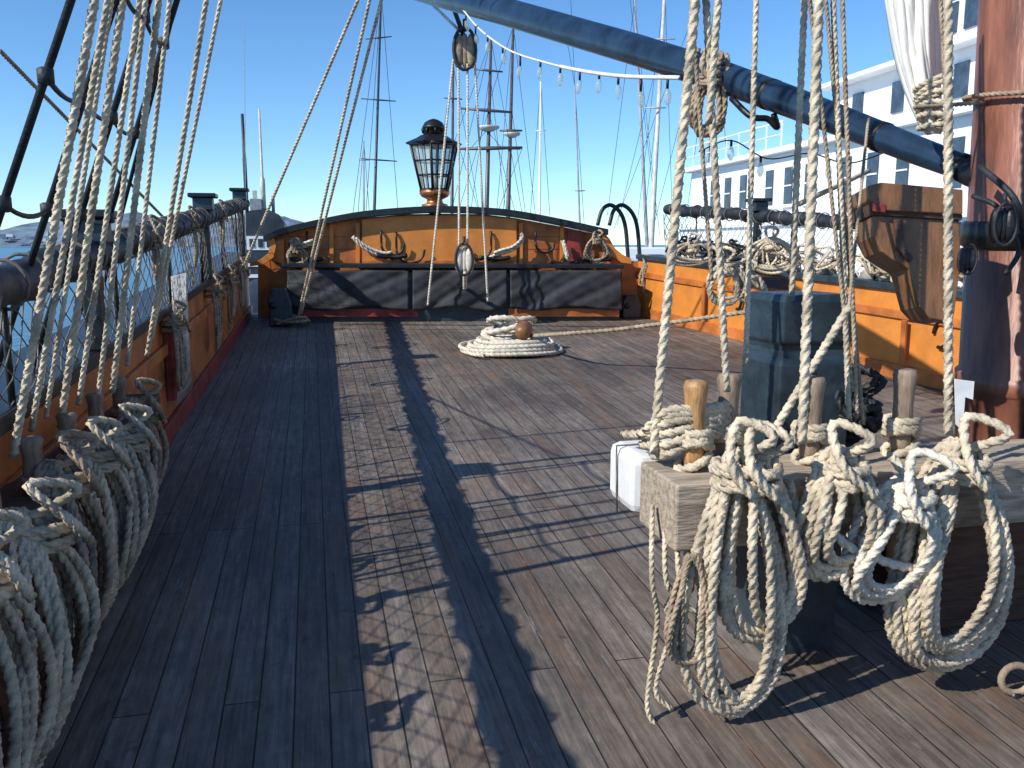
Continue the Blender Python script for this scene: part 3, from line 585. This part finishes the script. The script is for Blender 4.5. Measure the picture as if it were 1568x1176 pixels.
mastset('tall_ship_rig',85,745,330,752,60,[(704,228,800,226,.20),(706,166,785,172,.17),(726,106,770,110,.12)],'spar',.24,[(752,60,690,330),(752,60,800,330),(750,110,720,330),(750,110,775,330),(748,170,700,330),(748,170,790,330),(752,60,655,330),(704,228,735,330),(800,226,760,330),(745,200,720,228),(745,200,770,228)])
b=B('tall_ship_fighting_top'); c=D(748,195,85); b.lathe(c-Z*.4,Z,[(0,.4),(.3,1.1),(.5,1.1),(.55,.3)],'lightmast',12); c=D(784,205,90); b.lathe(c-Z*.4,Z,[(0,.3),(.3,.9),(.5,.9),(.55,.3)],'lightmast',12); b.build()
mastset('tall_ship_rig',90,778,330,786,40,[(762,226,797,228,.15),(765,200,800,200,.15)],'spar',.24,[(786,40,745,170),(786,40,820,330),(786,40,760,330),(784,170,805,330),(784,170,770,330)])
mastset('tall_ship_rig',70,692,330,694,100,[(680,150,708,152,.08)],'spar',.15,[(694,100,660,330),(694,100,735,330)])
mastset('yacht_mast',60,826,330,828,125,[(820,200,836,200,.04)],'white',.09,[(828,125,812,330),(828,125,842,330)])
mastset('yacht_mast',45,888,350,880,130,[(880,292,896,292,.04)],'grey',.06,[(880,130,868,60),(880,130,895,350),(874,0,880,130)])
mastset('yacht_mast',45,998,360,1018,-20,[(992,60,1034,60,.05),(988,165,1020,165,.05)],'lightmast',.15,[(1018,-20,975,350),(1018,-20,1030,350),(970,0,1010,360),(945,345,1015,60),(965,0,1005,330),(1018,60,985,350)])
mastset('yacht_mast',50,990,360,972,0,[(960,90,988,90,.05)],'grey',.12,[(972,0,930,330),(1070,0,940,350),(1058,120,1000,350)])
mastset('yacht_mast',55,1080,340,1095,0,[(1070,130,1105,130,.05)],'grey',.12,[(1095,0,1050,340),(1095,0,1120,340)])
mastset('yacht_mast',60,376,310,374,30,[],'grey',.03,[])
b=B('moored_motor_yacht'); c=D(985,380,30)
for (x0,x1,z0,z1,m) in [(-1.6,1.6,-6,.2,'white'),(-1.1,1.3,.202,1.0,'white'),(-.9,1.2,.4,.8,'winglass'),(-.6,.9,1.01,1.5,'white')]:
    b.abox(c[0]+x0,c[0]+x1,c[1]-(.03 if m=='winglass' else 0),c[1]+6,z0,z1,m)
b.build(.05)
b=B('quay'); b.abox(12,200,50,120,-6,-3.6,'grey'); b.build()
# ------------------------------------------------------------ light, world, camera
SX,SY=1.28,.46
sd=Vector((SX,SY,-1.0)); sun=bpy.data.lights.new('sun','SUN'); sun.energy=5.0; sun.angle=math.radians(.53); sun.color=(1,.965,.90)
so=bpy.data.objects.new('sun',sun); so.rotation_euler=sd.to_track_quat('-Z','Y').to_euler(); bpy.context.scene.collection.objects.link(so)
w=bpy.data.worlds.new('World'); bpy.context.scene.world=w; w.use_nodes=True; nt=w.node_tree
sk=nt.nodes.new('ShaderNodeTexSky'); sk.sky_type='NISHITA'; sk.sun_disc=False; sk.sun_elevation=math.atan2(1,math.hypot(SX,SY)); sk.sun_rotation=math.atan2(-SX,-SY); sk.air_density=.85; sk.dust_density=0; sk.ozone_density=2.2
hs=nt.nodes.new('ShaderNodeHueSaturation'); hs.inputs['Saturation'].default_value=1.12
tm=nt.nodes.new('ShaderNodeMix'); tm.data_type='RGBA'; tm.blend_type='MULTIPLY'; tm.inputs[0].default_value=1; tm.inputs[7].default_value=(.80,1.02,1.18,1)
bg=nt.nodes['Background']; bg.inputs[1].default_value=.15; nt.links.new(sk.outputs[0],hs.inputs['Color']); nt.links.new(hs.outputs[0],tm.inputs[6]); nt.links.new(tm.outputs[2],bg.inputs[0])
cd=bpy.data.cameras.new('camera'); cd.sensor_width=36; cd.lens=36*F/1568; cd.clip_start=.05; cd.clip_end=30000
co=bpy.data.objects.new('camera',cd); co.location=cam_o.tolist(); co.rotation_euler=Vector(fw.tolist()).to_track_quat('-Z','Y').to_euler(); bpy.context.scene.collection.objects.link(co)
sc=bpy.context.scene; sc.camera=co; sc.view_settings.view_transform='Standard'; sc.view_settings.look='None'; sc.view_settings.exposure=0
